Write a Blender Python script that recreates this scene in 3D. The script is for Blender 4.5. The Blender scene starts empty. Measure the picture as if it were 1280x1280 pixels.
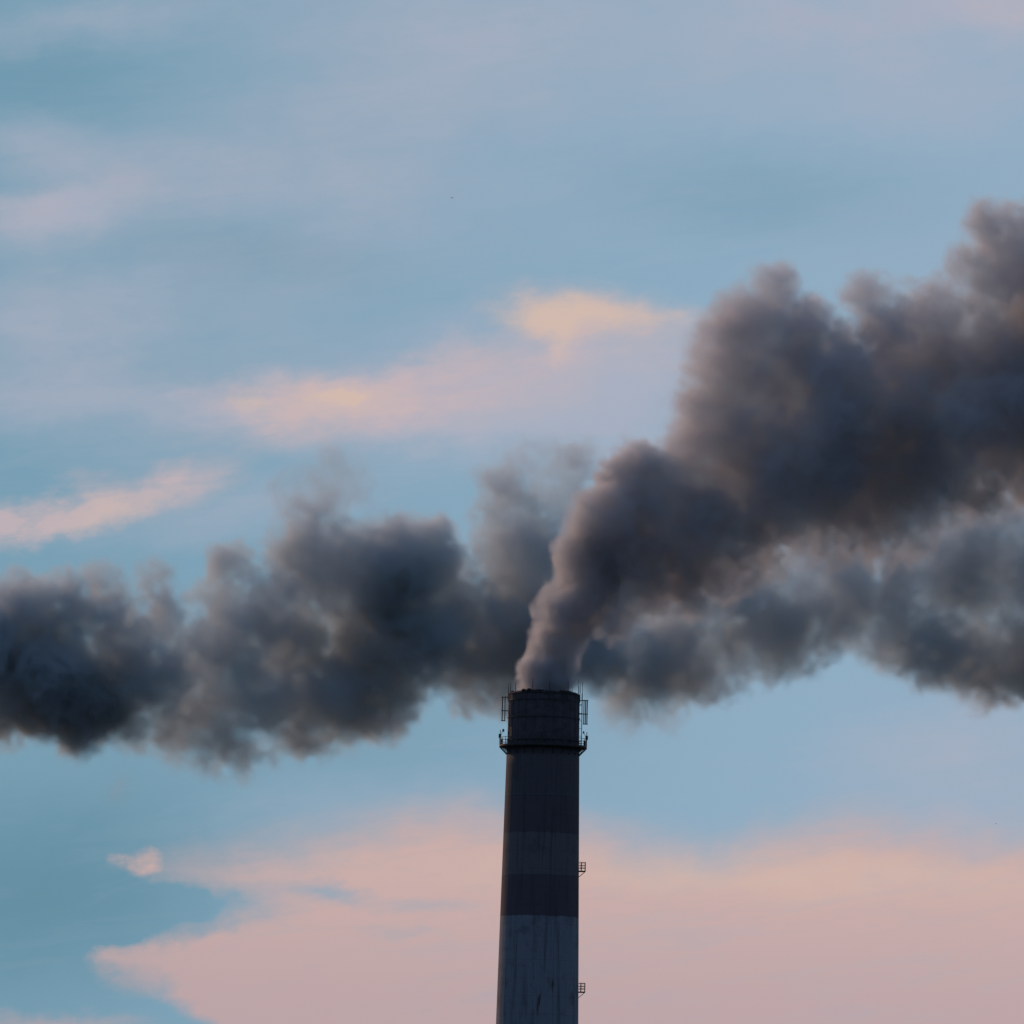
import bpy, bmesh, math, random
import numpy as np
from mathutils import Vector, Matrix, Euler

# ------------------------------------------------------------------ camera
S = bpy.context.scene
C = S.collection
R = math.radians
CAM = Vector((0.0, 0.0, 1.8))
PITCH, ROLL = R(4.93), R(1.25)
LENS = 513.0
PXR = 1280.0                      # the photograph's own pixels
cam = bpy.data.cameras.new('camera')
cam.lens, cam.sensor_width, cam.clip_start, cam.clip_end = LENS, 36.0, 1.0, 60000.0
co = bpy.data.objects.new('camera', cam)
C.objects.link(co)
S.camera = co
CROT = Matrix.Rotation(PITCH, 3, 'X') @ Matrix.Rotation(R(90), 3, 'X') @ Matrix.Rotation(ROLL, 3, 'Z')
co.matrix_world = Matrix.Translation(CAM) @ CROT.to_4x4()

def ray(px, py):
    return (CROT @ Vector(((px - 640) / PXR * 36 / LENS, (640 - py) / PXR * 36 / LENS, -1))).normalized()

def at(px, py, Y):
    """The point of the photograph's pixel on the upright plane at distance Y."""
    d = ray(px, py)
    return CAM + d * ((Y - CAM.y) / d.y)

# ------------------------------------------------------------------ light
SUN_DIR = Vector((-0.54, 0.78, 0.36)).normalized()      # towards the sun
SUN_EL = math.asin(SUN_DIR.z)
sun = bpy.data.lights.new('sun', 'SUN')
sun.energy, sun.angle, sun.color = 2.0, R(0.5), (1.0, 0.58, 0.36)
so = bpy.data.objects.new('sun', sun)
so.rotation_euler = SUN_DIR.to_track_quat('Z', 'Y').to_euler()
so.location = (-300, 1500, 400)
C.objects.link(so)

S.view_settings.view_transform = 'Standard'
S.view_settings.look = 'None'
S.view_settings.exposure = 0.0
S.view_settings.gamma = 1.0
S.render.engine = 'CYCLES'
S.cycles.use_denoising = True
S.cycles.max_bounces = 6
S.cycles.volume_bounces = 5
S.cycles.volume_step_rate = 1.5
S.cycles.volume_max_steps = 512

class NT:
    """Short hand for building node trees."""
    def __init__(s, nt):
        s.nt = nt
    def n(s, t, **k):
        nd = s.nt.nodes.new(t)
        for a, v in k.items():
            setattr(nd, a, v)
        return nd
    def put(s, sock, v):
        if isinstance(v, bpy.types.NodeSocket):
            s.nt.links.new(v, sock)
        else:
            sock.default_value = v
    def m(s, op, a, b=0.0, c=0.0, clamp=False):
        nd = s.n('ShaderNodeMath', operation=op, use_clamp=clamp)
        for i, v in enumerate((a, b, c)):
            s.put(nd.inputs[i], v)
        return nd.outputs[0]
    def sm(s, v, lo, hi, a=0.0, b=1.0):
        nd = s.n('ShaderNodeMapRange', interpolation_type='SMOOTHSTEP')
        for i, x in enumerate((v, lo, hi, a, b)):
            s.put(nd.inputs[i], x)
        return nd.outputs[0]
    def mix(s, f, a, b):
        nd = s.n('ShaderNodeMix', data_type='RGBA')
        s.put(nd.inputs[0], f)
        for sock, v in ((nd.inputs[6], a), (nd.inputs[7], b)):
            if isinstance(v, tuple):
                v = (*v, 1.0)[:4]
            s.put(sock, v)
        return nd.outputs[2]
    def noise(s, vec, scale, detail=4.0, rough=0.5, dist=0.0, dim='3D', col=False):
        nd = s.n('ShaderNodeTexNoise', noise_dimensions=dim)
        s.put(nd.inputs['Vector'], vec)
        nd.inputs['Scale'].default_value = scale
        nd.inputs['Detail'].default_value = detail
        nd.inputs['Roughness'].default_value = rough
        nd.inputs['Distortion'].default_value = dist
        return nd.outputs[1 if col else 0]
    def comb(s, x, y, z=0.0):
        nd = s.n('ShaderNodeCombineXYZ')
        for i, v in enumerate((x, y, z)):
            s.put(nd.inputs[i], v)
        return nd.outputs[0]

def lin(r, g, b):
    f = lambda c: (c / 255 / 12.92) if c <= 10 else ((c / 255 + 0.055) / 1.055) ** 2.4
    return (f(r), f(g), f(b))

# ------------------------------------------------------------------ sky with thin dusk clouds (all laid out by compass bearing and elevation)
world = bpy.data.worlds.new('World')
S.world = world
world.use_nodes = True
W = NT(world.node_tree)
world.node_tree.nodes.clear()
K = 1280 / (2 * math.degrees(math.atan(18 / LENS)))      # cloud chart units per degree
EL0 = math.degrees(PITCH)

def chart(px, py):
    d = ray(px, py)
    return math.degrees(math.atan2(d.x, d.y)) * K, (EL0 - math.degrees(math.asin(d.z))) * K

tc = W.n('ShaderNodeTexCoord').outputs['Generated']
sep = W.n('ShaderNodeSeparateXYZ')
W.put(sep.inputs[0], tc)
dx, dy, dz = sep.outputs
U0 = W.m('MULTIPLY', W.m('ARCTAN2', dx, dy), math.degrees(1) * K)
V0 = W.m('SUBTRACT', EL0 * K, W.m('MULTIPLY', W.m('ARCSINE', dz), math.degrees(1) * K))
flat = W.comb(W.m('MULTIPLY', U0, 0.55), V0)
wn = W.n('ShaderNodeSeparateColor')
W.put(wn.inputs[0], W.noise(flat, 1 / 90, 5, 0.55, dim='2D', col=True))
wb = W.n('ShaderNodeSeparateColor')
W.put(wb.inputs[0], W.noise(flat, 1 / 300, 3, 0.5, dim='2D', col=True))
wf = W.n('ShaderNodeSeparateColor')
W.put(wf.inputs[0], W.noise(W.comb(W.m('MULTIPLY', U0, 0.7), W.m('MULTIPLY_ADD', U0, 0.12, V0)), 1 / 30, 5, 0.6, dim='2D', col=True))
U = W.m('ADD', W.m('ADD', W.m('MULTIPLY_ADD', wn.outputs[0], 70, -35), W.m('MULTIPLY_ADD', wf.outputs[0], 46, -23)), W.m('ADD', U0, W.m('MULTIPLY_ADD', wb.outputs[0], 50, -25)))
V = W.m('ADD', W.m('ADD', W.m('MULTIPLY_ADD', wn.outputs[1], 44, -22), W.m('MULTIPLY_ADD', wf.outputs[1], 24, -12)), W.m('ADD', V0, W.m('MULTIPLY_ADD', wb.outputs[1], 26, -13)))
UV = W.comb(U, V)

def blobs(lst):
    tot = None
    for px, py, rx, ry, rot, w in lst:
        cu, cv = chart(px, py)
        mp = W.n('ShaderNodeMapping', vector_type='TEXTURE')
        W.put(mp.inputs['Vector'], UV)
        mp.inputs['Location'].default_value = (cu, cv, 0)
        mp.inputs['Rotation'].default_value = (0, 0, R(rot))
        mp.inputs['Scale'].default_value = (rx, ry, 1)
        ln = W.n('ShaderNodeVectorMath', operation='LENGTH')
        W.put(ln.inputs[0], mp.outputs[0])
        v = W.sm(ln.outputs['Value'], 1.0, 0.0, 0.0, w)
        tot = v if tot is None else W.m('ADD', tot, v)
    return tot

fine = W.noise(flat, 1 / 45, 6, 0.6, dim='2D')
mid = W.noise(flat, 1 / 160, 6, 0.6, dim='2D')
fibre = W.noise(W.comb(W.m('MULTIPLY', W.m('MULTIPLY_ADD', V0, -0.2, U0), 0.14), W.m('MULTIPLY_ADD', U0, 0.16, V0)), 1 / 22, 6, 0.62, 0.6, dim='2D')
# veil: lavender grey thin cloud
veil = blobs([
    (640, 60, 620, 150, 0, .55), (1100, 60, 420, 190, 8, .75), (1240, 0, 260, 80, 10, .7), (330, 150, 420, 90, -6, .25),
    (140, 235, 260, 90, -14, .55), (40, 180, 160, 60, -4, .45), (20, 280, 190, 60, -4, .5), (60, 400, 240, 110, 0, .6), (430, 235, 340, 70, 3, .35),
    (620, 470, 380, 110, -9, 1.0), (760, 520, 230, 130, 0, .9), (300, 500, 260, 50, -5, .5), (300, 640, 300, 60, -10, .5),
    (560, 530, 260, 90, -8, .5), (250, 380, 480, 260, 0, .4), (160, 520, 330, 110, 0, .35), (520, 200, 520, 200, 0, .35), (640, 20, 800, 90, 0, .3), (30, 500, 200, 60, -5, .4), (1200, 940, 260, 110, -10, .7), (1260, 1010, 200, 70, -10, .6),
    (420, 1010, 330, 60, -8, .35), (1150, 300, 300, 120, 0, .2), (60, 30, 260, 45, -8, .5)])
veil = W.m('MULTIPLY', W.m('ADD', veil, W.m('MULTIPLY_ADD', fibre, 0.3, -0.15)), W.sm(mid, 0.25, 0.7, 0.65, 1.2), clamp=True)
# pink clouds
pink = blobs([
    (100, 640, 260, 42, -16, .9), (-30, 668, 170, 45, -12, .7), (240, 605, 110, 34, -18, .4), (100, 598, 40, 16, 0, .25),
    (330, 497, 150, 44, -4, .55), (450, 500, 170, 60, -6, .8), (560, 450, 130, 38, -16, .45), (710, 395, 130, 56, 3, .75), (800, 403, 150, 34, 0, .5), (860, 440, 160, 60, 0, .35), (640, 470, 260, 80, -12, .4), (500, 500, 260, 70, -6, .35), (350, 540, 200, 40, -4, .2),
    (700, 440, 80, 70, 0, .4), (150, 235, 80, 40, -10, .16), (30, 265, 110, 40, -5, .2), (1270, 5, 130, 45, 0, .4), (60, 1285, 190, 26, 0, .7), (172, 1076, 44, 22, 0, 1.0)])
def curve(pts):
    """A boundary of the low cloud bank: chart V as a function of chart U, clamped at its ends."""
    ch = [chart(*p) for p in pts]
    lo, hi = ch[0][0], ch[-1][0]
    nd = W.n('ShaderNodeFloatCurve')
    cv = nd.mapping.curves[0]
    for i, (u, v) in enumerate(ch):
        x, y = (u - lo) / (hi - lo), (v - 300) / 500
        if i == 0:
            cv.points[0].location = (x, y)
        elif i == len(ch) - 1:
            cv.points[len(cv.points) - 1].location = (x, y)
        else:
            cv.points.new(x, y)
    nd.mapping.update()
    mr = W.n('ShaderNodeMapRange')
    for i, x in enumerate((U, lo, hi, 0.0, 1.0)):
        W.put(mr.inputs[i], x)
    W.put(nd.inputs['Value'], mr.outputs[0])
    return W.m('MULTIPLY_ADD', nd.outputs[0], 500, 300)
top = curve([(150, 1130), (200, 1080), (300, 1062), (420, 1045), (540, 1018), (620, 1015), (700, 1026), (790, 1050), (880, 1062), (960, 1040), (1060, 1025), (1150, 1030), (1230, 1040), (1330, 1030)])
low = curve([(60, 1190), (115, 1216), (180, 1236), (225, 1262), (270, 1310), (330, 1400), (600, 1430)])
bank = W.m('MULTIPLY', W.sm(W.m('SUBTRACT', V, top), -44, 58), W.sm(W.m('SUBTRACT', low, V), -22, 36))
gap = blobs([(255, 1125, 120, 46, 0, .8), (180, 1140, 150, 66, -12, 1.1), (110, 1100, 90, 60, 0, 1), (415, 1113, 80, 24, 4, .7), (330, 1125, 90, 50, 0, .35), (540, 1130, 110, 18, 3, .3), (500, 1165, 100, 18, 3, .2), (250, 1165, 90, 20, -14, .4), (130, 1165, 110, 36, -6, .9)])
bank = W.m('MULTIPLY', bank, W.sm(U, chart(95, 1215)[0], chart(150, 1215)[0]))
bank = W.m('SUBTRACT', bank, gap, clamp=True)
pink = W.m('MULTIPLY', pink, W.m('MULTIPLY', W.sm(fine, 0.15, 0.7, 0.6, 1.2), W.sm(fibre, 0.2, 0.8, 0.75, 1.25)))
bank = W.m('MULTIPLY', bank, W.m('MULTIPLY', W.sm(fibre, 0.25, 0.65, 0.88, 1.04), W.sm(mid, 0.2, 0.6, 0.9, 1.05)))
pinkall = W.m('MAXIMUM', pink, bank, clamp=True)
# cream lit tops
cream = blobs([(685, 392, 90, 34, -6, .8), (722, 376, 40, 26, 0, .4), (705, 430, 34, 44, 0, .5), (780, 402, 110, 22, 0, .5), (432, 494, 54, 16, -3, 1.1), (420, 500, 150, 40, -4, .4), (312, 496, 40, 20, 20, .55), (130, 640, 130, 26, -16, .35),
               (900, 1090, 620, 46, 0, .35), (1100, 1110, 420, 50, 0, .25), (750, 400, 150, 50, 0, .3)])
cream = W.m('MULTIPLY', cream, W.sm(fine, 0.2, 0.7, 0.6, 1.25), clamp=True)
# clear air: teal, deeper to the left, paler to the right
base = W.mix(W.sm(U0, -760, 500), lin(116, 157, 180), lin(141, 172, 196))
deep = blobs([(30, 90, 260, 90, 0, .3), (30, 1120, 400, 220, -10, 1.0), (320, 320, 260, 70, 4, .35), (950, 240, 330, 110, 0, .30), (430, 900, 500, 140, 0, .25), (200, 480, 260, 60, 0, 0.1)])
clear = W.mix(deep, base, lin(94, 140, 162))
col = W.mix(W.m('MULTIPLY', veil, 0.85), clear, lin(170, 176, 194))
bankcol = W.mix(W.sm(V0, 430, 650), lin(206, 173, 168), lin(192, 164, 166))
bankcol = W.mix(W.sm(V0, 300, 60), bankcol, lin(203, 180, 183))
col = W.mix(W.m('MULTIPLY', pinkall, W.sm(V0, 300, 360, 0.78, 0.92)), col, bankcol)
col = W.mix(W.m('MULTIPLY', cream, 0.7), col, lin(218, 189, 170))
# the rest of the dome: darker away from the afterglow and towards the zenith
away = W.sm(dy, -0.5, 0.9, 0.70, 1.0)
sunward = W.sm(W.m('ADD', W.m('MULTIPLY', dx, SUN_DIR.x), W.m('MULTIPLY', dy, SUN_DIR.y)), 0.84, 1.0)
zen = W.sm(dz, 0.12, 0.9)
shade = W.m('MULTIPLY', W.m('MAXIMUM', away, zen), W.sm(dz, -0.25, 0.02, 0.35, 1.0))
far = W.mix(W.m('MAXIMUM', zen, W.sm(dy, 0.85, -0.3)), col, (0.175, 0.28, 0.48))
far = W.mix(W.m('MULTIPLY', sunward, W.sm(dz, 0.35, 0.0, 0.0, 0.6)), far, (0.75, 0.42, 0.28))
sc = W.n('ShaderNodeVectorMath', operation='SCALE')
W.put(sc.inputs[0], far)
W.put(sc.inputs['Scale'], shade)
sky = W.n('ShaderNodeTexSky', sky_type='NISHITA')
sky.sun_disc = False
sky.sun_elevation = SUN_EL
sky.sun_rotation = math.atan2(SUN_DIR.x, SUN_DIR.y)
bg1 = W.n('ShaderNodeBackground'); W.put(bg1.inputs[0], sky.outputs[0]); bg1.inputs[1].default_value = 0.05
bg2 = W.n('ShaderNodeBackground'); W.put(bg2.inputs[0], sc.outputs[0]); bg2.inputs[1].default_value = 1.0
mx = W.n('ShaderNodeMixShader'); mx.inputs[0].default_value = 0.96
W.put(mx.inputs[1], bg1.outputs[0]); W.put(mx.inputs[2], bg2.outputs[0])
W.put(W.n('ShaderNodeOutputWorld').inputs[0], mx.outputs[0])
world.cycles.sampling_method = 'MANUAL'
world.cycles.sample_map_resolution = 512

# ------------------------------------------------------------------ helpers
def mat(name):
    m = bpy.data.materials.new(name)
    m.use_nodes = True
    m.node_tree.nodes.clear()
    t = NT(m.node_tree)
    out = t.n('ShaderNodeOutputMaterial')
    return m, t, out

def surf(name, colour, rough=0.8, metal=0.0, var=0.25, scale=1.0):
    m, t, out = mat(name)
    p = t.n('ShaderNodeBsdfPrincipled')
    g = t.n('ShaderNodeTexCoord').outputs['Object']
    n = t.noise(g, scale, 6, 0.6)
    c = t.mix(t.sm(n, 0.3, 0.7), tuple(x * (1 - var) for x in colour), tuple(x * (1 + var) for x in colour))
    t.put(p.inputs['Base Color'], c)
    p.inputs['Roughness'].default_value = rough
    p.inputs['Metallic'].default_value = metal
    t.put(out.inputs[0], p.outputs[0])
    return m

def obj(name, bm, m, parent=None, smooth=False):
    me = bpy.data.meshes.new(name)
    bmesh.ops.recalc_face_normals(bm, faces=bm.faces[:])
    bm.to_mesh(me)
    bm.free()
    if smooth:
        for p in me.polygons:
            p.use_smooth = True
    o = bpy.data.objects.new(name, me)
    o.data.materials.append(m)
    C.objects.link(o)
    if parent:
        o.parent = parent
    return o

def tag(o, label=None, cat=None, group=None, kind=None):
    for k, v in (('label', label), ('category', cat), ('group', group), ('kind', kind)):
        if v:
            o[k] = v
    return o

def tube(bm, a, b, r, n=8):
    a, b = Vector(a), Vector(b)
    q = (b - a).to_track_quat('Z', 'Y')
    rings = []
    for p in (a, b):
        rings.append([bm.verts.new(p + q @ Vector((math.cos(2 * math.pi * i / n) * r, math.sin(2 * math.pi * i / n) * r, 0))) for i in range(n)])
    for i in range(n):
        j = (i + 1) % n
        bm.faces.new((rings[0][i], rings[0][j], rings[1][j], rings[1][i]))
    bm.faces.new(rings[0][::-1]); bm.faces.new(rings[1])

def box(bm, c, s, rz=0.0, e=None):
    rot = e.to_matrix() if e else Matrix.Rotation(rz, 3, 'Z')
    vs = [bm.verts.new(Vector(c) + rot @ Vector((sx * s[0] / 2, sy * s[1] / 2, sz * s[2] / 2))) for sx in (-1, 1) for sy in (-1, 1) for sz in (-1, 1)]
    for f in ((0, 1, 3, 2), (4, 6, 7, 5), (0, 4, 5, 1), (2, 3, 7, 6), (0, 2, 6, 4), (1, 5, 7, 3)):
        bm.faces.new([vs[i] for i in f])

def lathe(bm, prof, n=96, a0=0.0, a1=2 * math.pi):
    """Revolve (r, z) pairs; the loop is closed when the profile's first and last point are the same."""
    full = abs(a1 - a0 - 2 * math.pi) < 1e-6
    k = n if full else n + 1
    closed = prof[0] == prof[-1]
    pts = prof[:-1] if closed else prof
    rings = [[bm.verts.new((r * math.cos(a0 + (a1 - a0) * i / n), r * math.sin(a0 + (a1 - a0) * i / n), z)) for i in range(k)] for r, z in pts]
    pairs = list(zip(range(len(pts) - 1), range(1, len(pts)))) + ([(len(pts) - 1, 0)] if closed else [])
    for p, q in pairs:
        for i in range(n):
            j = (i + 1) % k
            bm.faces.new((rings[p][i], rings[p][j], rings[q][j], rings[q][i]))
    if not full and closed:
        bm.faces.new([rg[0] for rg in rings]); bm.faces.new([rg[-1] for rg in rings][::-1])

def ball(bm, c, r, sz=1.0):
    bmesh.ops.create_icosphere(bm, subdivisions=2, radius=r, matrix=Matrix.Translation(c) @ Matrix.Diagonal((1, 1, sz, 1)))

# ------------------------------------------------------------------ ground
bm = bmesh.new()
bmesh.ops.create_circle(bm, cap_ends=True, radius=30000, segments=96)
ground = obj('ground', bm, surf('dry_dark_soil', (0.035, 0.036, 0.028), 0.95, 0, 0.4, 0.02))
tag(ground, kind='structure')

# ------------------------------------------------------------------ chimney
Y0 = 2000.0
PX = 0.11                                  # metres per photograph pixel at the chimney
TOP = at(680.3, 868, Y0)
H = TOP.z
def zof(py):                                # height of a photograph row on the chimney's axis
    return at(680.3 - (py - 868) * math.tan(ROLL), py, Y0).z
random.seed(4)
ch = bpy.data.objects.new('chimney', None)
ch.location = (TOP.x, Y0, 0)
C.objects.link(ch)
tag(ch, 'tall tapering concrete smokestack with dark bands and a sooty top gallery, pouring out smoke', 'chimney')

# painted bands, soot and rust on the concrete shaft
m_shaft, t, out = mat('banded_sooty_concrete')
g = t.n('ShaderNodeTexCoord').outputs['Object']
s = t.n('ShaderNodeSeparateXYZ'); t.put(s.inputs[0], g)
z = s.outputs[2]
ang = t.m('MULTIPLY', t.m('ARCTAN2', s.outputs[1], s.outputs[0]), 5.0)
streak = t.noise(t.comb(ang, 0.0, t.m('MULTIPLY', z, 0.05)), 1.6, 5, 0.65)
blotch = t.noise(g, 0.45, 6, 0.62)
fine_n = t.noise(g, 2.4, 5, 0.7)
zz = t.m('ADD', z, t.m('MULTIPLY_ADD', streak, 0.5, -0.25))
def band(py0, py1):                         # 1 between two rows
    a, b = zof(py1 + 3), zof(py0 + 3)
    return t.m('MULTIPLY', t.sm(zz, a - 0.08, a + 0.08), t.sm(zz, b + 0.08, b - 0.08))
white, grey, red = (0.165, 0.19, 0.22), (0.08, 0.08, 0.085), (0.082, 0.070, 0.085)
c = t.mix(band(1040, 1092), white, (0.112, 0.113, 0.122))
c = t.mix(band(1092, 1144), c, red)
c = t.mix(band(992, 1040), c, (0.074, 0.068, 0.08))
c = t.mix(band(930, 992), c, (0.080, 0.078, 0.085))
for k in range(1, 9):                       # the bands go on downward, out of the picture
    c = t.mix(band(1290 + 220 * (k - 1), 1400 + 220 * (k - 1)), c, red)
c = t.mix(t.m('MULTIPLY', t.sm(streak, 0.48, 0.68), 0.5), c, (0.035, 0.034, 0.038))
c = t.mix(t.m('MULTIPLY', t.sm(blotch, 0.5, 0.72), 0.45), c, (0.05, 0.047, 0.05))
c = t.mix(t.m('MULTIPLY', t.sm(fine_n, 0.55, 0.75), 0.35), c, (0.04, 0.036, 0.04))
rust = t.m('MULTIPLY', t.sm(t.noise(t.comb(ang, 0.0, t.m('MULTIPLY', z, 0.12)), 1.1, 4, 0.7, 0.3), 0.60, 0.70), t.sm(z, zof(1150), zof(1230)))
c = t.mix(t.m('MULTIPLY', rust, 0.8), c, (0.045, 0.026, 0.022))
# pour joints every couple of metres and one upright joint
joint = t.m('ABSOLUTE', t.m('SUBTRACT', t.m('FRACT', t.m('DIVIDE', z, 2.5)), 0.5))
c = t.mix(t.m('MULTIPLY', t.sm(joint, 0.485, 0.5), 0.4), c, (0.03, 0.03, 0.034))
seam = t.m('ABSOLUTE', t.m('SUBTRACT', t.m('FRACT', t.m('DIVIDE', t.m('ADD', ang, 0.75), 5.2)), 0.5))
c = t.mix(t.m('MULTIPLY', t.sm(seam, 0.487, 0.5), 0.45), c, (0.03, 0.03, 0.034))
p = t.n('ShaderNodeBsdfPrincipled')
t.put(p.inputs['Base Color'], c)
p.inputs['Roughness'].default_value = 0.92
p.inputs['Specular IOR Level'].default_value = 0.2
b = t.n('ShaderNodeBump'); b.inputs['Strength'].default_value = 0.5; b.inputs['Distance'].default_value = 0.08
t.put(b.inputs['Height'], t.m('ADD', fine_n, t.m('MULTIPLY', streak, 0.8)))
t.put(p.inputs['Normal'], b.outputs[0])
t.put(out.inputs[0], p.outputs[0])

m_head = surf('soot_black_brick', (0.050, 0.048, 0.055), 0.95, 0, 0.3, 0.8)
m_steel = surf('grimy_steel', (0.035, 0.034, 0.036), 0.7, 0.3, 0.3, 3.0)
m_soot = surf('soot', (0.015, 0.014, 0.015), 1.0, 0, 0.2, 1.0)
m_lamp = surf('lamp_housing', (0.06, 0.025, 0.02), 0.5, 0, 0.2, 3.0)

zG = zof(934)                               # gallery floor
def rad(z_):                                # outer radius of the shaft
    t0, t1 = zof(940), zof(1280)
    return PX * (45.4 + (t0 - z_) / (t0 - t1) * 6.0) if z_ < t0 else PX * (45.4 - 0.5 * (z_ - t0) / (H - t0))
bm = bmesh.new()
prof = [(rad(0) + 0.3, -0.5)] + [(rad(zz_), zz_) for zz_ in np.linspace(0, zG - 0.3, 60)] + [(rad(zG - 0.3) - 0.5, zG - 0.3)]
lathe(bm, prof, 128)
obj('shaft', bm, m_shaft, ch, True)
# head: vertical ribs in the lining wall
bm = bmesh.new()
n = 192
zs = [zG - 0.3, H - 0.15]
rings = []
for z_ in zs:
    ring = []
    for i in range(n):
        rr = rad(z_) - 0.05 - (0.09 if i % 8 in (0, 1) else 0.0)
        a = 2 * math.pi * i / n
        ring.append(bm.verts.new((rr * math.cos(a), rr * math.sin(a), z_)))
    rings.append(ring)
inner = [[bm.verts.new(((4.15) * math.cos(2 * math.pi * i / n), 4.15 * math.sin(2 * math.pi * i / n), z_)) for i in range(n)] for z_ in (H - 0.15, H - 7.0)]
for a_, b_ in ((rings[0], rings[1]), (rings[1], inner[0]), (inner[0], inner[1])):
    for i in range(n):
        j = (i + 1) % n
        bm.faces.new((a_[i], a_[j], b_[j], b_[i]))
head = obj('chimney_head', bm, m_head, ch)
# coping: lumpy cast segments round the mouth
bm = bmesh.new()
nseg = 20
for k in range(nseg):
    a0, a1 = 2 * math.pi * k / nseg, 2 * math.pi * (k + 1) / nseg - 0.015
    h = random.choice((0.18, 0.24, 0.34, 0.42))
    ro = rad(H) - 0.02
    lathe(bm, [(ro - 0.55, H - 0.15), (ro + 0.02, H - 0.15), (ro + 0.02, H - 0.05), (ro - 0.18, H + h * 0.55), (ro - 0.38, H + h), (ro - 0.55, H + h), (ro - 0.55, H - 0.15)], 4, a0, a1)
for a, r_, hh in ((R(232), 0.35, 0.45), (R(243), 0.4, 0.5), (R(262), 0.3, 0.35), (R(70), 0.4, 0.4), (R(300), 0.3, 0.3)):   # slag built up on the lip
    ball(bm, ((rad(H) - 0.35) * math.cos(a), (rad(H) - 0.35) * math.sin(a), H + hh * 0.45), r_, 0.75)
obj('coping', bm, m_soot, ch)
# hoops round the head
for zz_ in (H - 0.95, H - 3.3, zG + 0.85):
    bm = bmesh.new()
    rr = rad(zz_)
    lathe(bm, [(rr - 0.06, zz_ - 0.07), (rr + 0.035, zz_ - 0.07), (rr + 0.035, zz_ + 0.07), (rr - 0.06, zz_ + 0.07), (rr - 0.06, zz_ - 0.07)], 96)
    obj('hoop', bm, m_steel, ch)
# lightning rods round the mouth
for k in range(12):
    a = R(8 + 30 * k + random.uniform(-3, 3))
    rr = rad(H) + 0.06
    bm = bmesh.new()
    hgt = random.uniform(1.35, 1.9)
    base = Vector((rr * math.cos(a), rr * math.sin(a), H - 1.0))
    tube(bm, base, base + Vector((0, 0, 1.0 + hgt * 0.6)), 0.05, 6)
    tube(bm, base + Vector((0, 0, 1.0 + hgt * 0.6)), base + Vector((0, 0, 1.0 + hgt)), 0.028, 6)
    obj('lightning_rod', bm, m_steel, ch)

# gallery: deck, brackets, railing, lamps
gal = obj('gallery', (lambda b_: (lathe(b_, [(rad(zG) - 0.2, zG - 0.28), (rad(zG) + 1.02, zG - 0.10), (rad(zG) + 1.05, zG), (rad(zG) - 0.2, zG), (rad(zG) - 0.2, zG - 0.28)], 96), b_)[1])(bmesh.new()), m_steel, ch)
rG = rad(zG)
for k in range(24):
    a = 2 * math.pi * k / 24
    u = Vector((math.cos(a), math.sin(a), 0))
    bm = bmesh.new()
    tube(bm, u * (rG + 0.98) + Vector((0, 0, zG - 0.12)), u * (rG - 0.02) + Vector((0, 0, zG - 1.15)), 0.06, 6)
    tube(bm, u * (rG + 0.5) + Vector((0, 0, zG - 0.16)), u * (rG + 0.0) + Vector((0, 0, zG - 0.62)), 0.04, 6)
    obj('bracket', bm, m_steel, gal)
bm = bmesh.new()
for k in range(36):
    a = 2 * math.pi * k / 36
    u = Vector((math.cos(a), math.sin(a), 0))
    tube(bm, u * (rG + 0.98) + Vector((0, 0, zG)), u * (rG + 1.0) + Vector((0, 0, zG + 1.15)), 0.035, 6)
for hh in (0.4, 0.78, 1.15):
    lathe(bm, [(rG + 0.97, zG + hh - 0.03), (rG + 1.03, zG + hh - 0.03), (rG + 1.03, zG + hh + 0.03), (rG + 0.97, zG + hh + 0.03), (rG + 0.97, zG + hh - 0.03)], 96)
lathe(bm, [(rG + 0.96, zG + 0.004), (rG + 1.02, zG + 0.004), (rG + 1.02, zG + 0.2), (rG + 0.96, zG + 0.2), (rG + 0.96, zG + 0.004)], 96)
obj('railing', bm, m_steel, gal)

# beacon lamps and flood lamps on the gallery: left and right limb and a few between
def beacon(a, lean, hgt, dish):
    u = Vector((math.cos(a), math.sin(a), 0)); w = Vector((-math.sin(a), math.cos(a), 0))
    e = bpy.data.objects.new('beacon', None); C.objects.link(e); e.parent = ch
    b0 = u * (rG + 0.95) + Vector((0, 0, zG))
    bm = bmesh.new()
    tube(bm, b0, b0 + Vector((0, 0, 1.15)) + u * 0.02, 0.07, 8)
    tube(bm, b0 + Vector((0, 0, 1.15)), b0 + Vector((0, 0, hgt)) + u * lean, 0.045, 8)
    tube(bm, b0 + Vector((0, 0, 1.3)), b0 + Vector((0, 0, hgt - 0.05)) - u * 0.42, 0.03, 6)
    obj('post', bm, m_steel, e)
    bm = bmesh.new()
    box(bm, b0 + Vector((0, 0, 1.42)) + u * 0.02, (0.36, 0.32, 0.56), a)
    box(bm, b0 + Vector((0, 0, 0.62)) - u * 0.25, (0.30, 0.4, 0.75), a)
    obj('control_box', bm, m_steel, e)
    bm = bmesh.new()
    ball(bm, b0 + Vector((0, 0, hgt)) - u * 0.42, dish, 1.05)
    tube(bm, b0 + Vector((0, 0, hgt - dish - 0.08)) - u * 0.42, b0 + Vector((0, 0, hgt - dish + 0.03)) - u * 0.42, dish * 0.9, 10)
    obj('lamp', bm, m_lamp, e)
for a, ln, hg, ds in ((R(180), -0.02, 2.25, 0.16), (R(0), 0.03, 2.2, 0.12), (R(90), 0, 2.1, 0.13), (R(268), 0, 2.0, 0.13)):
    beacon(a, ln, hg, ds)

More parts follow.
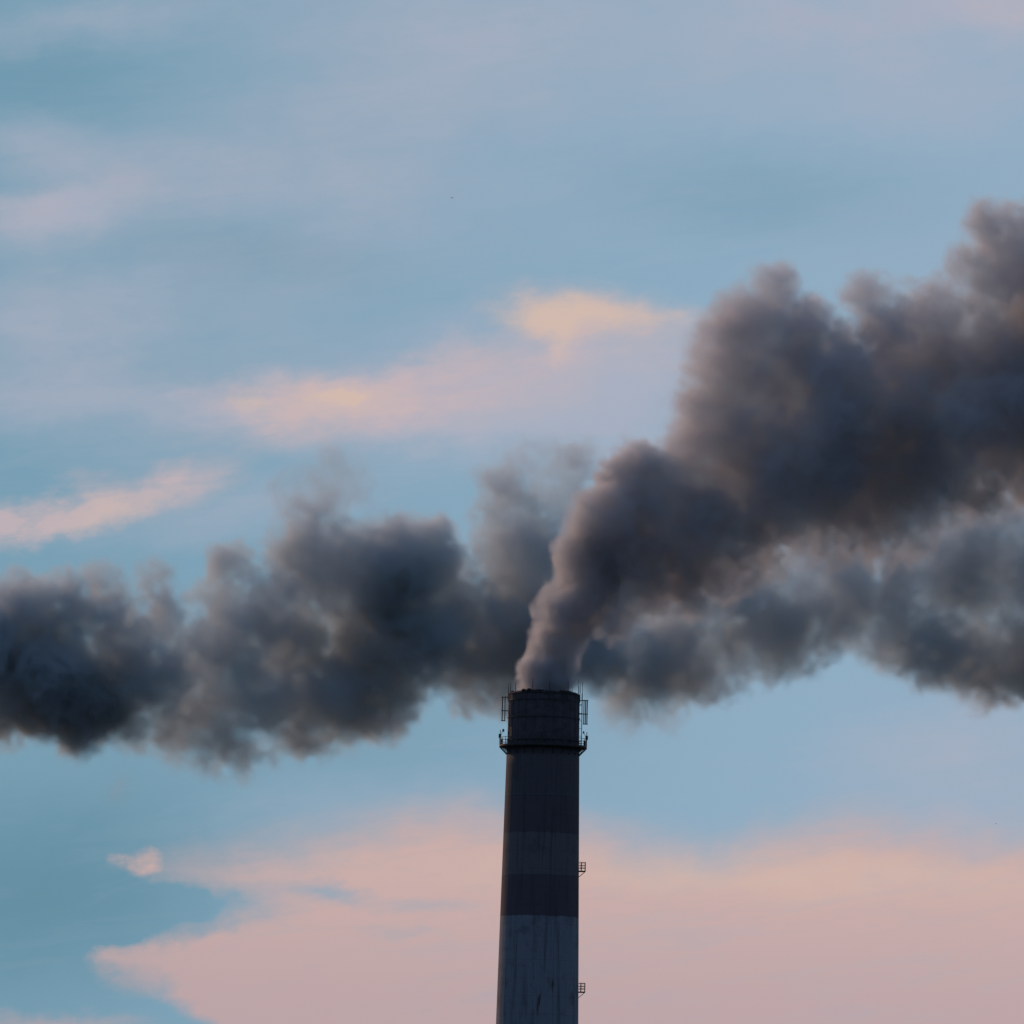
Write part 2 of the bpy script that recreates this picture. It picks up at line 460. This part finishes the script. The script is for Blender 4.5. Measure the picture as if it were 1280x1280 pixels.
# aerial frames bolted to the head at both limbs
def aerial(a, r0, r1, poles, pz0, pz1, bars):
    u = Vector((math.cos(a), math.sin(a), 0)); w = Vector((-math.sin(a), math.cos(a), 0))
    e = bpy.data.objects.new('aerial_frame', None); C.objects.link(e); e.parent = ch
    for q, rr in enumerate(poles):
        bm = bmesh.new()
        o_ = u * rr + w * (0.25 if q % 2 else -0.15)
        tube(bm, o_ + Vector((0, 0, pz0)), o_ + Vector((0, 0, pz1)), 0.062 if q == 0 else 0.075, 8)
        obj('aerial_rod', bm, m_steel, e)
    for q, zb in enumerate(bars):
        bm = bmesh.new()
        inner_r = r0 if q < len(bars) - 1 else poles[0] - 0.1
        for sft in (-0.15, 0.25):
            tube(bm, u * inner_r + w * sft + Vector((0, 0, zb)), u * r1 + w * sft + Vector((0, 0, zb)), 0.055, 6)
        tube(bm, u * (r1 - 0.06) + w * -0.2 + Vector((0, 0, zb)), u * (r1 - 0.06) + w * 0.3 + Vector((0, 0, zb)), 0.05, 6)
        obj('crossbar', bm, m_steel, e)
rT = rad(H)
aerial(R(180), rT - 0.2, rT + 0.92, (rT + 0.42, rT + 0.78), zof(902), zof(872), (zof(872.5), zof(889.5), zof(902)))
aerial(R(0), rT - 0.2, rT + 1.12, (rT + 0.55, rT + 0.78, rT + 1.0), zof(904), zof(874), (zof(874.5), zof(891.5), zof(904)))
aerial(R(100), rT - 0.2, rT + 0.92, (rT + 0.42, rT + 0.78), zof(903), zof(873), (zof(873.5), zof(890), zof(903)))

# ladder up the right side of the head and its mast
def ladder(a, z0, z1, r_off):
    u = Vector((math.cos(a), math.sin(a), 0)); w = Vector((-math.sin(a), math.cos(a), 0))
    bm = bmesh.new()
    for sft in (-0.22, 0.22):
        zc = z0
        pts = [u * (rad(q) + r_off) + w * sft + Vector((0, 0, q)) for q in np.linspace(z0, z1, max(2, int((z1 - z0) / 12) + 2))]
        for p_, q_ in zip(pts, pts[1:]):
            tube(bm, p_, q_, 0.035, 6)
    q = z0 + 0.2
    while q < z1:
        rr = rad(q) + r_off
        tube(bm, u * rr + w * -0.22 + Vector((0, 0, q)), u * rr + w * 0.22 + Vector((0, 0, q)), 0.022, 5)
        q += 0.33
    q = z0 + 0.6
    while q < z1:
        rr = rad(q)
        tube(bm, u * (rr - 0.05) + Vector((0, 0, q)), u * (rr + r_off) + Vector((0, 0, q)), 0.03, 5)
        q += 1.05
    obj('ladder', bm, m_steel, ch)
ladder(R(3), zG, H + 0.2, 0.27)
ladder(R(62), 3.0, zG - 0.3, 0.16)
bm = bmesh.new()
tube(bm, (rT + 0.3, -0.3, zG), (rT + 0.3, -0.3, zof(866)), 0.05, 8)
tube(bm, (rT + 0.3, -0.3, zof(866)), (rT + 0.3, -0.3, zof(852)), 0.035, 8)
tube(bm, (rT - 0.1, -0.3, zof(880)), (rT + 0.3, -0.3, zof(880)), 0.04, 6)
obj('mast', bm, m_steel, ch)

# side landings with railings
for py in (1088, 1239, 1390, 1541, 1700, 1860):
    zf = zof(py)
    a = R(2)
    u = Vector((math.cos(a), math.sin(a), 0)); w = Vector((-math.sin(a), math.cos(a), 0))
    r0 = rad(zf)
    land = bpy.data.objects.new('landing', None); C.objects.link(land); land.parent = ch
    bm = bmesh.new()
    box(bm, u * (r0 + 0.41) + Vector((0, 0, zf)), (0.98, 1.9, 0.10), a)
    obj('deck', bm, m_steel, land)
    bm = bmesh.new()
    for sy in (-0.9, 0.9):
        for rr in (0.32, 0.86):
            tube(bm, u * (r0 + rr) + w * sy + Vector((0, 0, zf + 0.05)), u * (r0 + rr) + w * sy + Vector((0, 0, zf + 1.2)), 0.035, 6)
        for hh in (0.45, 0.8, 1.2):
            tube(bm, u * (r0 + 0.02) + w * sy + Vector((0, 0, zf + hh)), u * (r0 + 0.86) + w * sy + Vector((0, 0, zf + hh)), 0.04, 6)
    for hh in (0.45, 0.8, 1.2):
        tube(bm, u * (r0 + 0.86) + w * -0.9 + Vector((0, 0, zf + hh)), u * (r0 + 0.86) + w * 0.9 + Vector((0, 0, zf + hh)), 0.04, 6)
    obj('railing', bm, m_steel, land)
    for sy in (-0.8, 0.8):
        bm = bmesh.new()
        tube(bm, u * (r0 + 0.84) + w * sy + Vector((0, 0, zf - 0.05)), u * (r0 - 0.02) + w * sy + Vector((0, 0, zf - 0.8)), 0.035, 6)
        obj('brace', bm, m_steel, land)

# ------------------------------------------------------------------ birds
m_bird = surf('dark_feathers', (0.05, 0.05, 0.055), 0.8, 0, 0.2, 8)
def bird(px, py, Y, span, yaw, flap, label):
    bm = bmesh.new()
    body = [(-0.42, 0.015), (-0.30, 0.045), (-0.12, 0.085), (0.08, 0.09), (0.22, 0.06), (0.29, 0.05), (0.36, 0.045), (0.41, 0.012), (0.47, 0.004)]
    rings = []
    for x, r_ in body:
        rings.append([bm.verts.new((x, r_ * math.cos(q * math.pi / 4), r_ * 0.9 * math.sin(q * math.pi / 4) + (0.02 if x > 0.25 else 0))) for q in range(8)])
    for A, B in zip(rings, rings[1:]):
        for i in range(8):
            bm.faces.new((A[i], A[(i + 1) % 8], B[(i + 1) % 8], B[i]))
    bm.faces.new(rings[0][::-1]); bm.faces.new(rings[-1])
    for sd in (-1, 1):                      # wings: inner arm, outer hand, with thickness
        st = [(0.02, 0.16, -0.16, 0.0), (0.30, 0.22, -0.14, flap * 0.5), (0.62, 0.16, -0.12, flap * 0.72), (0.85, 0.02, -0.16, flap * 0.6), (1.0, -0.12, -0.2, flap * 0.45)]
        prev = None
        for y_, le, te, z_ in st:
            cur = [bm.verts.new((le, sd * y_, z_)), bm.verts.new(((le + te) / 2, sd * y_, z_ + 0.02)), bm.verts.new((te, sd * y_, z_)), bm.verts.new(((le + te) / 2, sd * y_, z_ - 0.01))]
            if prev:
                for i in range(4):
                    bm.faces.new((prev[i], prev[(i + 1) % 4], cur[(i + 1) % 4], cur[i]))
            else:
                bm.faces.new(cur)
            prev = cur
        bm.faces.new(prev)
    tl = [bm.verts.new(v) for v in ((-0.34, -0.05, 0.01), (-0.34, 0.05, 0.01), (-0.64, 0.12, 0), (-0.64, -0.12, 0), (-0.34, 0, -0.02), (-0.64, 0, -0.012))]
    bm.faces.new((tl[0], tl[1], tl[2], tl[3])); bm.faces.new((tl[0], tl[4], tl[5], tl[3])); bm.faces.new((tl[1], tl[2], tl[5], tl[4]))
    o = obj('bird', bm, m_bird)
    o.location = at(px, py, Y)
    o.scale = (span / 2,) * 3
    o.rotation_euler = (R(6), R(-4), yaw)
    return tag(o, label, 'bird', 'birds far off in the sky')
bird(565, 247.5, 1300, 0.52, R(50), 0.34, 'tiny dark bird flying high above the smoke')
bird(1245, 1029.5, 1700, 0.40, R(40), 0.3, 'faint speck of a bird flying low over the pink cloud bank')

# ------------------------------------------------------------------ smoke
def cloud_noise(shape, cell, rng, rough=1.0, billow=False):
    """Isotropic cloud-like noise, about -1..1, on a whole grid: random phases under a falling spectrum, CELL voxels to its coarsest lump."""
    blk = (240, 96, 180)
    ft = np.fft.rfftn(rng.normal(size=blk).astype(np.float32))
    kx, ky, kz = np.fft.fftfreq(blk[0]), np.fft.fftfreq(blk[1]), np.fft.rfftfreq(blk[2])
    k2 = kx[:, None, None] ** 2 + ky[None, :, None] ** 2 + kz[None, None, :] ** 2
    k0 = 1.0 / cell
    ft *= (k2 + (0.6 * k0) ** 2) ** (-(rough + 1.5) / 2) * np.exp(-k2 / (2 * 0.20 ** 2)) * (1 - np.exp(-k2 / (0.35 * k0) ** 2))
    v = np.fft.irfftn(ft, s=blk).astype(np.float32)
    v /= v.std() * 2.4
    if billow:
        v = 0.55 - np.abs(v) * 1.9
    for ax in range(3):
        v = np.take(v, (np.arange(shape[ax]) + int(rng.integers(0, blk[ax]))) % blk[ax], axis=ax)
    return v

def plume(name, label, puffs, Y, vox, lo, hi, dens, albedo, aniso, seed, lump, edge_k, erode, depth_k=1.0, wsp=0.5, sub=(9, 5), grow=1.0):
    """One body of smoke, its density worked out voxel by voxel from a swarm of rolling puffs. LO, HI: its box in world metres."""
    rng = np.random.default_rng(seed)
    lo, hi = np.array(lo, float), np.array(hi, float)
    shape = tuple(int(round(v)) for v in (hi - lo) / vox)
    hi = lo + (np.array(shape) - 1) * vox
    big = [cloud_noise(shape, lump * 2.2 / vox, rng, 1.4) for _ in range(3)]
    sml = [cloud_noise(shape, lump * 0.7 / vox, rng, 0.9) for _ in range(3)]
    er = cloud_noise(shape, lump * 0.7 / vox, rng, 0.7, True)
    det = cloud_noise(shape, lump * 1.6 / vox, rng, 1.0)
    D = np.zeros(shape, np.float32)
    balls = []
    for q in puffs:
        px, py, r_ = q[:3]
        w_ = q[3] if len(q) > 3 else 1.0
        sf = q[4] if len(q) > 4 else 1.0         # softness of its edge
        dyy = q[5] if len(q) > 5 else rng.uniform(-0.35, 0.35) * r_ * depth_k
        c0 = np.array(at(px, py, Y)); c0[1] += dyy * PX
        rr = r_ * PX * grow
        balls.append((c0, rr * 0.97, w_, sf))
        for _ in range(sub[0]):
            v = rng.normal(size=3); v /= np.linalg.norm(v)
            r1 = rr * rng.uniform(0.30, 0.56)
            c1 = c0 + v * (rr - r1 * rng.uniform(0.85, 1.2))
            balls.append((c1, r1, w_ * rng.uniform(0.7, 1.1), sf))
            for _ in range(sub[1]):
                v2 = rng.normal(size=3); v2 /= np.linalg.norm(v2)
                r2 = r1 * rng.uniform(0.3, 0.55)
                if r2 > vox * 1.5 and np.dot(v2, v) > -0.3:
                    balls.append((c1 + v2 * (r1 - r2 * 0.6), r2, w_ * rng.uniform(0.6, 1.0), sf))
    for c0, rr, w_, sf in balls:
        scl = min(rr, 5.0)
        wa, wb_ = 0.31 * scl * min(1.5, sf), 0.19 * scl
        edge = edge_k * sf * (0.35 + 0.28 * scl)
        pad = wa + wb_ + edge * 0.3 + erode * scl * 0.3
        i0 = np.maximum(np.floor((c0 - rr - pad - lo) / vox).astype(int), 0)
        i1 = np.minimum(np.ceil((c0 + rr + pad - lo) / vox).astype(int) + 1, shape)
        if np.any(i1 <= i0):
            continue
        sl = tuple(slice(a_, b_) for a_, b_ in zip(i0, i1))
        d2 = 0
        for ax in range(3):
            sh = [1, 1, 1]; sh[ax] = -1
            pos = (lo[ax] + np.arange(i0[ax], i1[ax]) * vox - c0[ax]).astype(np.float32).reshape(sh)
            d2 = d2 + (pos + big[ax][sl] * wa + sml[ax][sl] * wb_) ** 2
        dep = (rr - np.sqrt(d2) + er[sl] * erode * scl * 0.5 * sf) / edge
        np.clip(dep, 0, 1, out=dep)
        dep = dep * dep * (3 - 2 * dep) * w_
        np.maximum(D[sl], dep, out=D[sl])
    D *= np.clip(1 + wsp * 1.6 * det, 0.25, 2.2)
    if 'smoke_mouth' in puffs_flags.get(name + str(seed), ()):     # nothing outside the flue below the rim
        zz_ = lo[2] + np.arange(shape[2]) * vox
        xx = lo[0] + np.arange(shape[0]) * vox - TOP.x
        yy = lo[1] + np.arange(shape[1]) * vox - Y0
        inside = (xx[:, None] ** 2 + yy[None, :] ** 2) < 4.0 ** 2
        for k_, zk in enumerate(zz_):
            if zk < H + 0.1:
                D[:, :, k_] *= inside
    for ax in range(3):                         # the box's outermost voxels are empty
        sl0 = [slice(None)] * 3; sl0[ax] = 0; D[tuple(sl0)] = 0
        sl0[ax] = -1; D[tuple(sl0)] = 0
    me = bpy.data.meshes.new(name)
    me.vertices.add(D.size)
    at_ = me.attributes.new('smoke_density', 'FLOAT', 'POINT')
    at_.data.foreach_set('value', np.ascontiguousarray(D, np.float32).ravel())
    o = bpy.data.objects.new(name, me)
    C.objects.link(o)
    m, t, out_ = mat(name + '_volume')
    pv = t.n('ShaderNodeVolumePrincipled')
    pv.inputs['Color'].default_value = (*albedo, 1)
    pv.inputs['Density'].default_value = dens
    pv.inputs['Anisotropy'].default_value = aniso
    t.put(out_.inputs['Volume'], pv.outputs[0])
    o.data.materials.append(m)
    ng = bpy.data.node_groups.new(name + '_grid', 'GeometryNodeTree')
    ng.interface.new_socket('Geometry', in_out='INPUT', socket_type='NodeSocketGeometry')
    ng.interface.new_socket('Geometry', in_out='OUTPUT', socket_type='NodeSocketGeometry')
    g_ = NT(ng)
    gi, go = g_.n('NodeGroupInput'), g_.n('NodeGroupOutput')
    vc = g_.n('GeometryNodeVolumeCube')
    vc.inputs['Min'].default_value = tuple(lo)
    vc.inputs['Max'].default_value = tuple(hi)
    for k_, ax in enumerate('XYZ'):
        vc.inputs['Resolution ' + ax].default_value = shape[k_]
    ps = g_.n('ShaderNodeSeparateXYZ')
    g_.put(ps.inputs[0], g_.n('GeometryNodeInputPosition').outputs[0])
    idx = None
    for k_ in range(3):
        v = g_.m('ROUND', g_.m('DIVIDE', g_.m('SUBTRACT', ps.outputs[k_], float(lo[k_])), float(vox)))
        ic = g_.n('FunctionNodeFloatToInt', rounding_mode='ROUND')
        g_.put(ic.inputs[0], v)
        im = g_.n('FunctionNodeIntegerMath', operation='MULTIPLY')
        g_.put(im.inputs[0], ic.outputs[0])
        im.inputs[1].default_value = (shape[1] * shape[2], shape[2], 1)[k_]
        if idx is None:
            idx = im.outputs[0]
        else:
            ad = g_.n('FunctionNodeIntegerMath', operation='ADD')
            g_.put(ad.inputs[0], idx); g_.put(ad.inputs[1], im.outputs[0])
            idx = ad.outputs[0]
    si = g_.n('GeometryNodeSampleIndex', data_type='FLOAT', domain='POINT')
    na = g_.n('GeometryNodeInputNamedAttribute', data_type='FLOAT')
    na.inputs['Name'].default_value = 'smoke_density'
    g_.put(si.inputs['Geometry'], gi.outputs[0])
    g_.put(si.inputs['Value'], na.outputs[0])
    g_.put(si.inputs['Index'], idx)
    g_.put(vc.inputs['Density'], si.outputs[0])
    stm = g_.n('GeometryNodeSetMaterial')
    stm.inputs['Material'].default_value = m
    g_.put(stm.inputs['Geometry'], vc.outputs[0])
    g_.put(go.inputs[0], stm.outputs[0])
    md = o.modifiers.new('smoke_grid', 'NODES')
    md.node_group = ng
    print('plume', name, shape, D.size, len(balls))
    return tag(o, label, kind='stuff')

puffs_flags = {}
# px, py, radius, density, edge softness, depth shift
front = [
    (683, 885, 35, 3.4, .4, 0), (683, 866, 36, 3.4, .4, 0), (685, 848, 37, 3.4, .4, 0), (688, 830, 37, 3.2, .4, 0), (692, 812, 36, 3.0, .45, 0), (699, 796, 38, 2.8, .45, 0),
    (709, 776, 43, 2.5, .45, 0), (722, 752, 49, 2.2, .45), (738, 722, 53, 2.0, .45), (738, 692, 51, 2.0, .45), (775, 765, 38, 1.3, .6), (800, 740, 50, 1.2, .6),
    (835, 735, 40, 1.1, .7), (866, 755, 26, 1.4, .7), (852, 705, 56, 1.5, .6), (845, 650, 60, 1.5, .6), (764, 655, 56, 1.6, .45), (800, 690, 62, 1.2, .5), (795, 603, 56, 1.5, .5), (828, 640, 66, 1.1, .6),
    (850, 600, 58, 1, .7), (885, 665, 60, 1.4, .7), (905, 715, 44, 1.2, .8), (925, 680, 52, 1.3, .8),
    (870, 640, 60, 1, .9), (900, 620, 60, 1, .9), (880, 560, 60, .9, .8), (898, 520, 66, .9, .8), (918, 462, 62, .85, .8), (945, 412, 56, .8, .8), (970, 378, 44, .75, .9), (1002, 425, 52, .8, .9),
    (950, 560, 95), (1000, 490, 90), (965, 635, 72), (1020, 590, 98), (1060, 510, 88), (1045, 635, 68), (1100, 590, 92), (1120, 510, 88), (1150, 460, 82),
    (1125, 655, 48), (1180, 575, 80), (1235, 530, 92), (1225, 440, 86), (1290, 480, 100), (1295, 570, 72),
    (1086, 375, 38, .7, .8), (1108, 412, 50, .7, 1), (1150, 415, 55, .8, .8), (1182, 392, 46, .8, .8), (1232, 380, 58, .8, 1), (1240, 296, 40, .7, .9), (1262, 305, 52, .7, 1),
    (970, 366, 46, .9, .8, 0), (940, 402, 58, 1, .9, 0), (1012, 402, 46, .9, .9), (1045, 435, 48, 1, .9), (1085, 366, 38, .9, .7, 0), (1132, 388, 46, .9, .9), (1178, 385, 48, .9, .8), (1218, 345, 48, .9, .9), (1245, 288, 44, 1, .7, 0),
    (930, 430, 70, 1), (975, 425, 66, 1), (1120, 425, 62, 1), (1190, 425, 62, 1), (1255, 345, 62, 1), (1280, 300, 62, .9), (1003, 655, 56, 1, 1.3), (1090, 660, 54, 1, 1.3), (1045, 660, 56, 1, 1.3), (965, 680, 46, 1, 1.2), (1235, 620, 50, 1, 1.3), (1140, 668, 44, 1, 1.3), (950, 700, 46, 1.2), (1200, 612, 58), (1275, 590, 58), (1150, 640, 50),
    (1300, 330, 75), (1345, 400, 110), (1345, 540, 100), (1400, 460, 120)]
puffs_flags['smoke7'] = ('smoke_mouth',)
a0 = at(600, 905, Y0); a1 = at(1420, 215, Y0)
plume('smoke', 'thick dark smoke billowing up and to one side from the mouth of the tall chimney', front, Y0, 0.30,
      (a0.x, Y0 - 17, a0.z), (a1.x, Y0 + 17, a1.z), 0.34, (0.70, 0.72, 0.745), 0.35, 7, 6.0, 2.1, 0.6, grow=1.07, wsp=0.3)

YB = Y0 + 160
back = [
    (-60, 830, 100, 1.7), (0, 865, 72, 1.7), (60, 850, 80, 1.9, 0.8), (105, 880, 58, 1.9, 0.7), (40, 785, 66, 1.5), (85, 762, 52, 1.2), (150, 795, 58, 1.3), (190, 718, 36, 0.8), (205, 770, 48, 0.9),
    (150, 850, 60, 1.4), (200, 850, 66, 0.9), (165, 905, 42, 0.8), (235, 885, 70, 0.7), (280, 925, 48, 0.55), (290, 700, 38, 1, 0.7), (282, 750, 48, 0.8), (300, 800, 66, 0.6), (320, 860, 74, 0.7),
    (370, 878, 64, 0.9), (420, 870, 66, 1), (360, 762, 70, 0.8), (400, 700, 70, 0.7), (395, 650, 46, 0.6), (415, 615, 40, 0.55), (400, 625, 44, 0.5), (440, 725, 84, 1), (500, 712, 76, 1.2, 0.8), (530, 702, 58, 1.2, 0.8),
    (480, 790, 86, 1.2), (465, 850, 70, 1.1), (540, 790, 74, 1.1), (560, 740, 56, 1), (540, 840, 40, 0.8), (600, 810, 78, 1), (590, 868, 42, 0.7), (640, 780, 88, 1), (640, 860, 44, 0.8),
    (640, 645, 56, 0.7), (628, 612, 44, 0.6), (685, 605, 54, 0.45), (640, 590, 40, 0.4), (660, 700, 72, 0.8), (615, 710, 40, 0.7), (720, 640, 58, 0.4), (720, 790, 86, 1), (760, 828, 52, 1), (800, 848, 54, 0.78),
    (820, 815, 70, 0.78), (868, 828, 64, 0.87), (920, 800, 62, 0.87), (970, 788, 66, 0.87), (1020, 768, 62, 0.78), (900, 745, 62, 0.87), (850, 770, 50, 0.78), (1000, 728, 62, 0.78), (950, 740, 55, 0.78), (1080, 752, 64, 0.78), (1130, 785, 66, 0.7),
    (1180, 815, 66, 0.78), (1240, 815, 72, 0.78), (1310, 805, 84, 0.87), (1150, 715, 70, 0.7), (1210, 695, 66, 0.73), (1265, 700, 72, 0.73), (1225, 750, 70, 0.6), (1335, 720, 90, 0.7), (1060, 705, 60, 0.73), (375, 800, 60, 1), (300, 950, 34, 0.7), (250, 935, 46, 0.8), (380, 905, 50, 1), (150, 985, 26, 0.2, 1.5), (430, 590, 40, 0.4), (1250, 640, 55, 0.73), (1190, 655, 45, 0.63), (985, 690, 50, 0.73), (930, 758, 50, 0.78), (310, 760, 50, 0.6), (255, 820, 60, 0.8), (545, 790, 60, 0.9), (10, 770, 60, 1), (130, 735, 40, 0.8), (690, 720, 70, 0.8), (590, 760, 60, 0.9), (90, 905, 44, 1.5, 0.7), (1400, 780, 90, 0.87), (985, 735, 60, 0.84, 1.3), (1060, 730, 66, 0.84, 1.3), (1130, 735, 66, 0.84, 1.3), (1200, 720, 66, 0.84, 1.3), (1280, 700, 70, 0.84, 1.3), (1290, 640, 60, 0.84), (830, 890, 34, 0.63, 1.3), (790, 900, 30, 0.7, 1.2), (100, 900, 48, 1.5, .8), (60, 895, 46, 1.5, .8), (130, 880, 50, 1.4, .9), (230, 925, 44, .8, 1.1), (275, 940, 40, .8), (320, 940, 40, .8, 1.1), (785, 870, 50, .8, 1.2), (830, 880, 44, .7, 1.2), (440, 620, 40, .5, 1.2), (375, 610, 36, .4, 1.2), (665, 575, 44, .45, 1.3), (715, 585, 50, .45, 1.3)]
b0 = at(-150, 1010, YB); b1 = at(1430, 530, YB)
plume('smoke', 'paler smoke bank drifting across the sky behind the tall chimney', back, YB, 0.42,
      (b0.x, YB - 18, b0.z), (b1.x, YB + 18, b1.z), 0.33, (0.665, 0.735, 0.765), 0.35, 11, 6.5, 2.3, 0.78, grow=1.2, wsp=0.5)
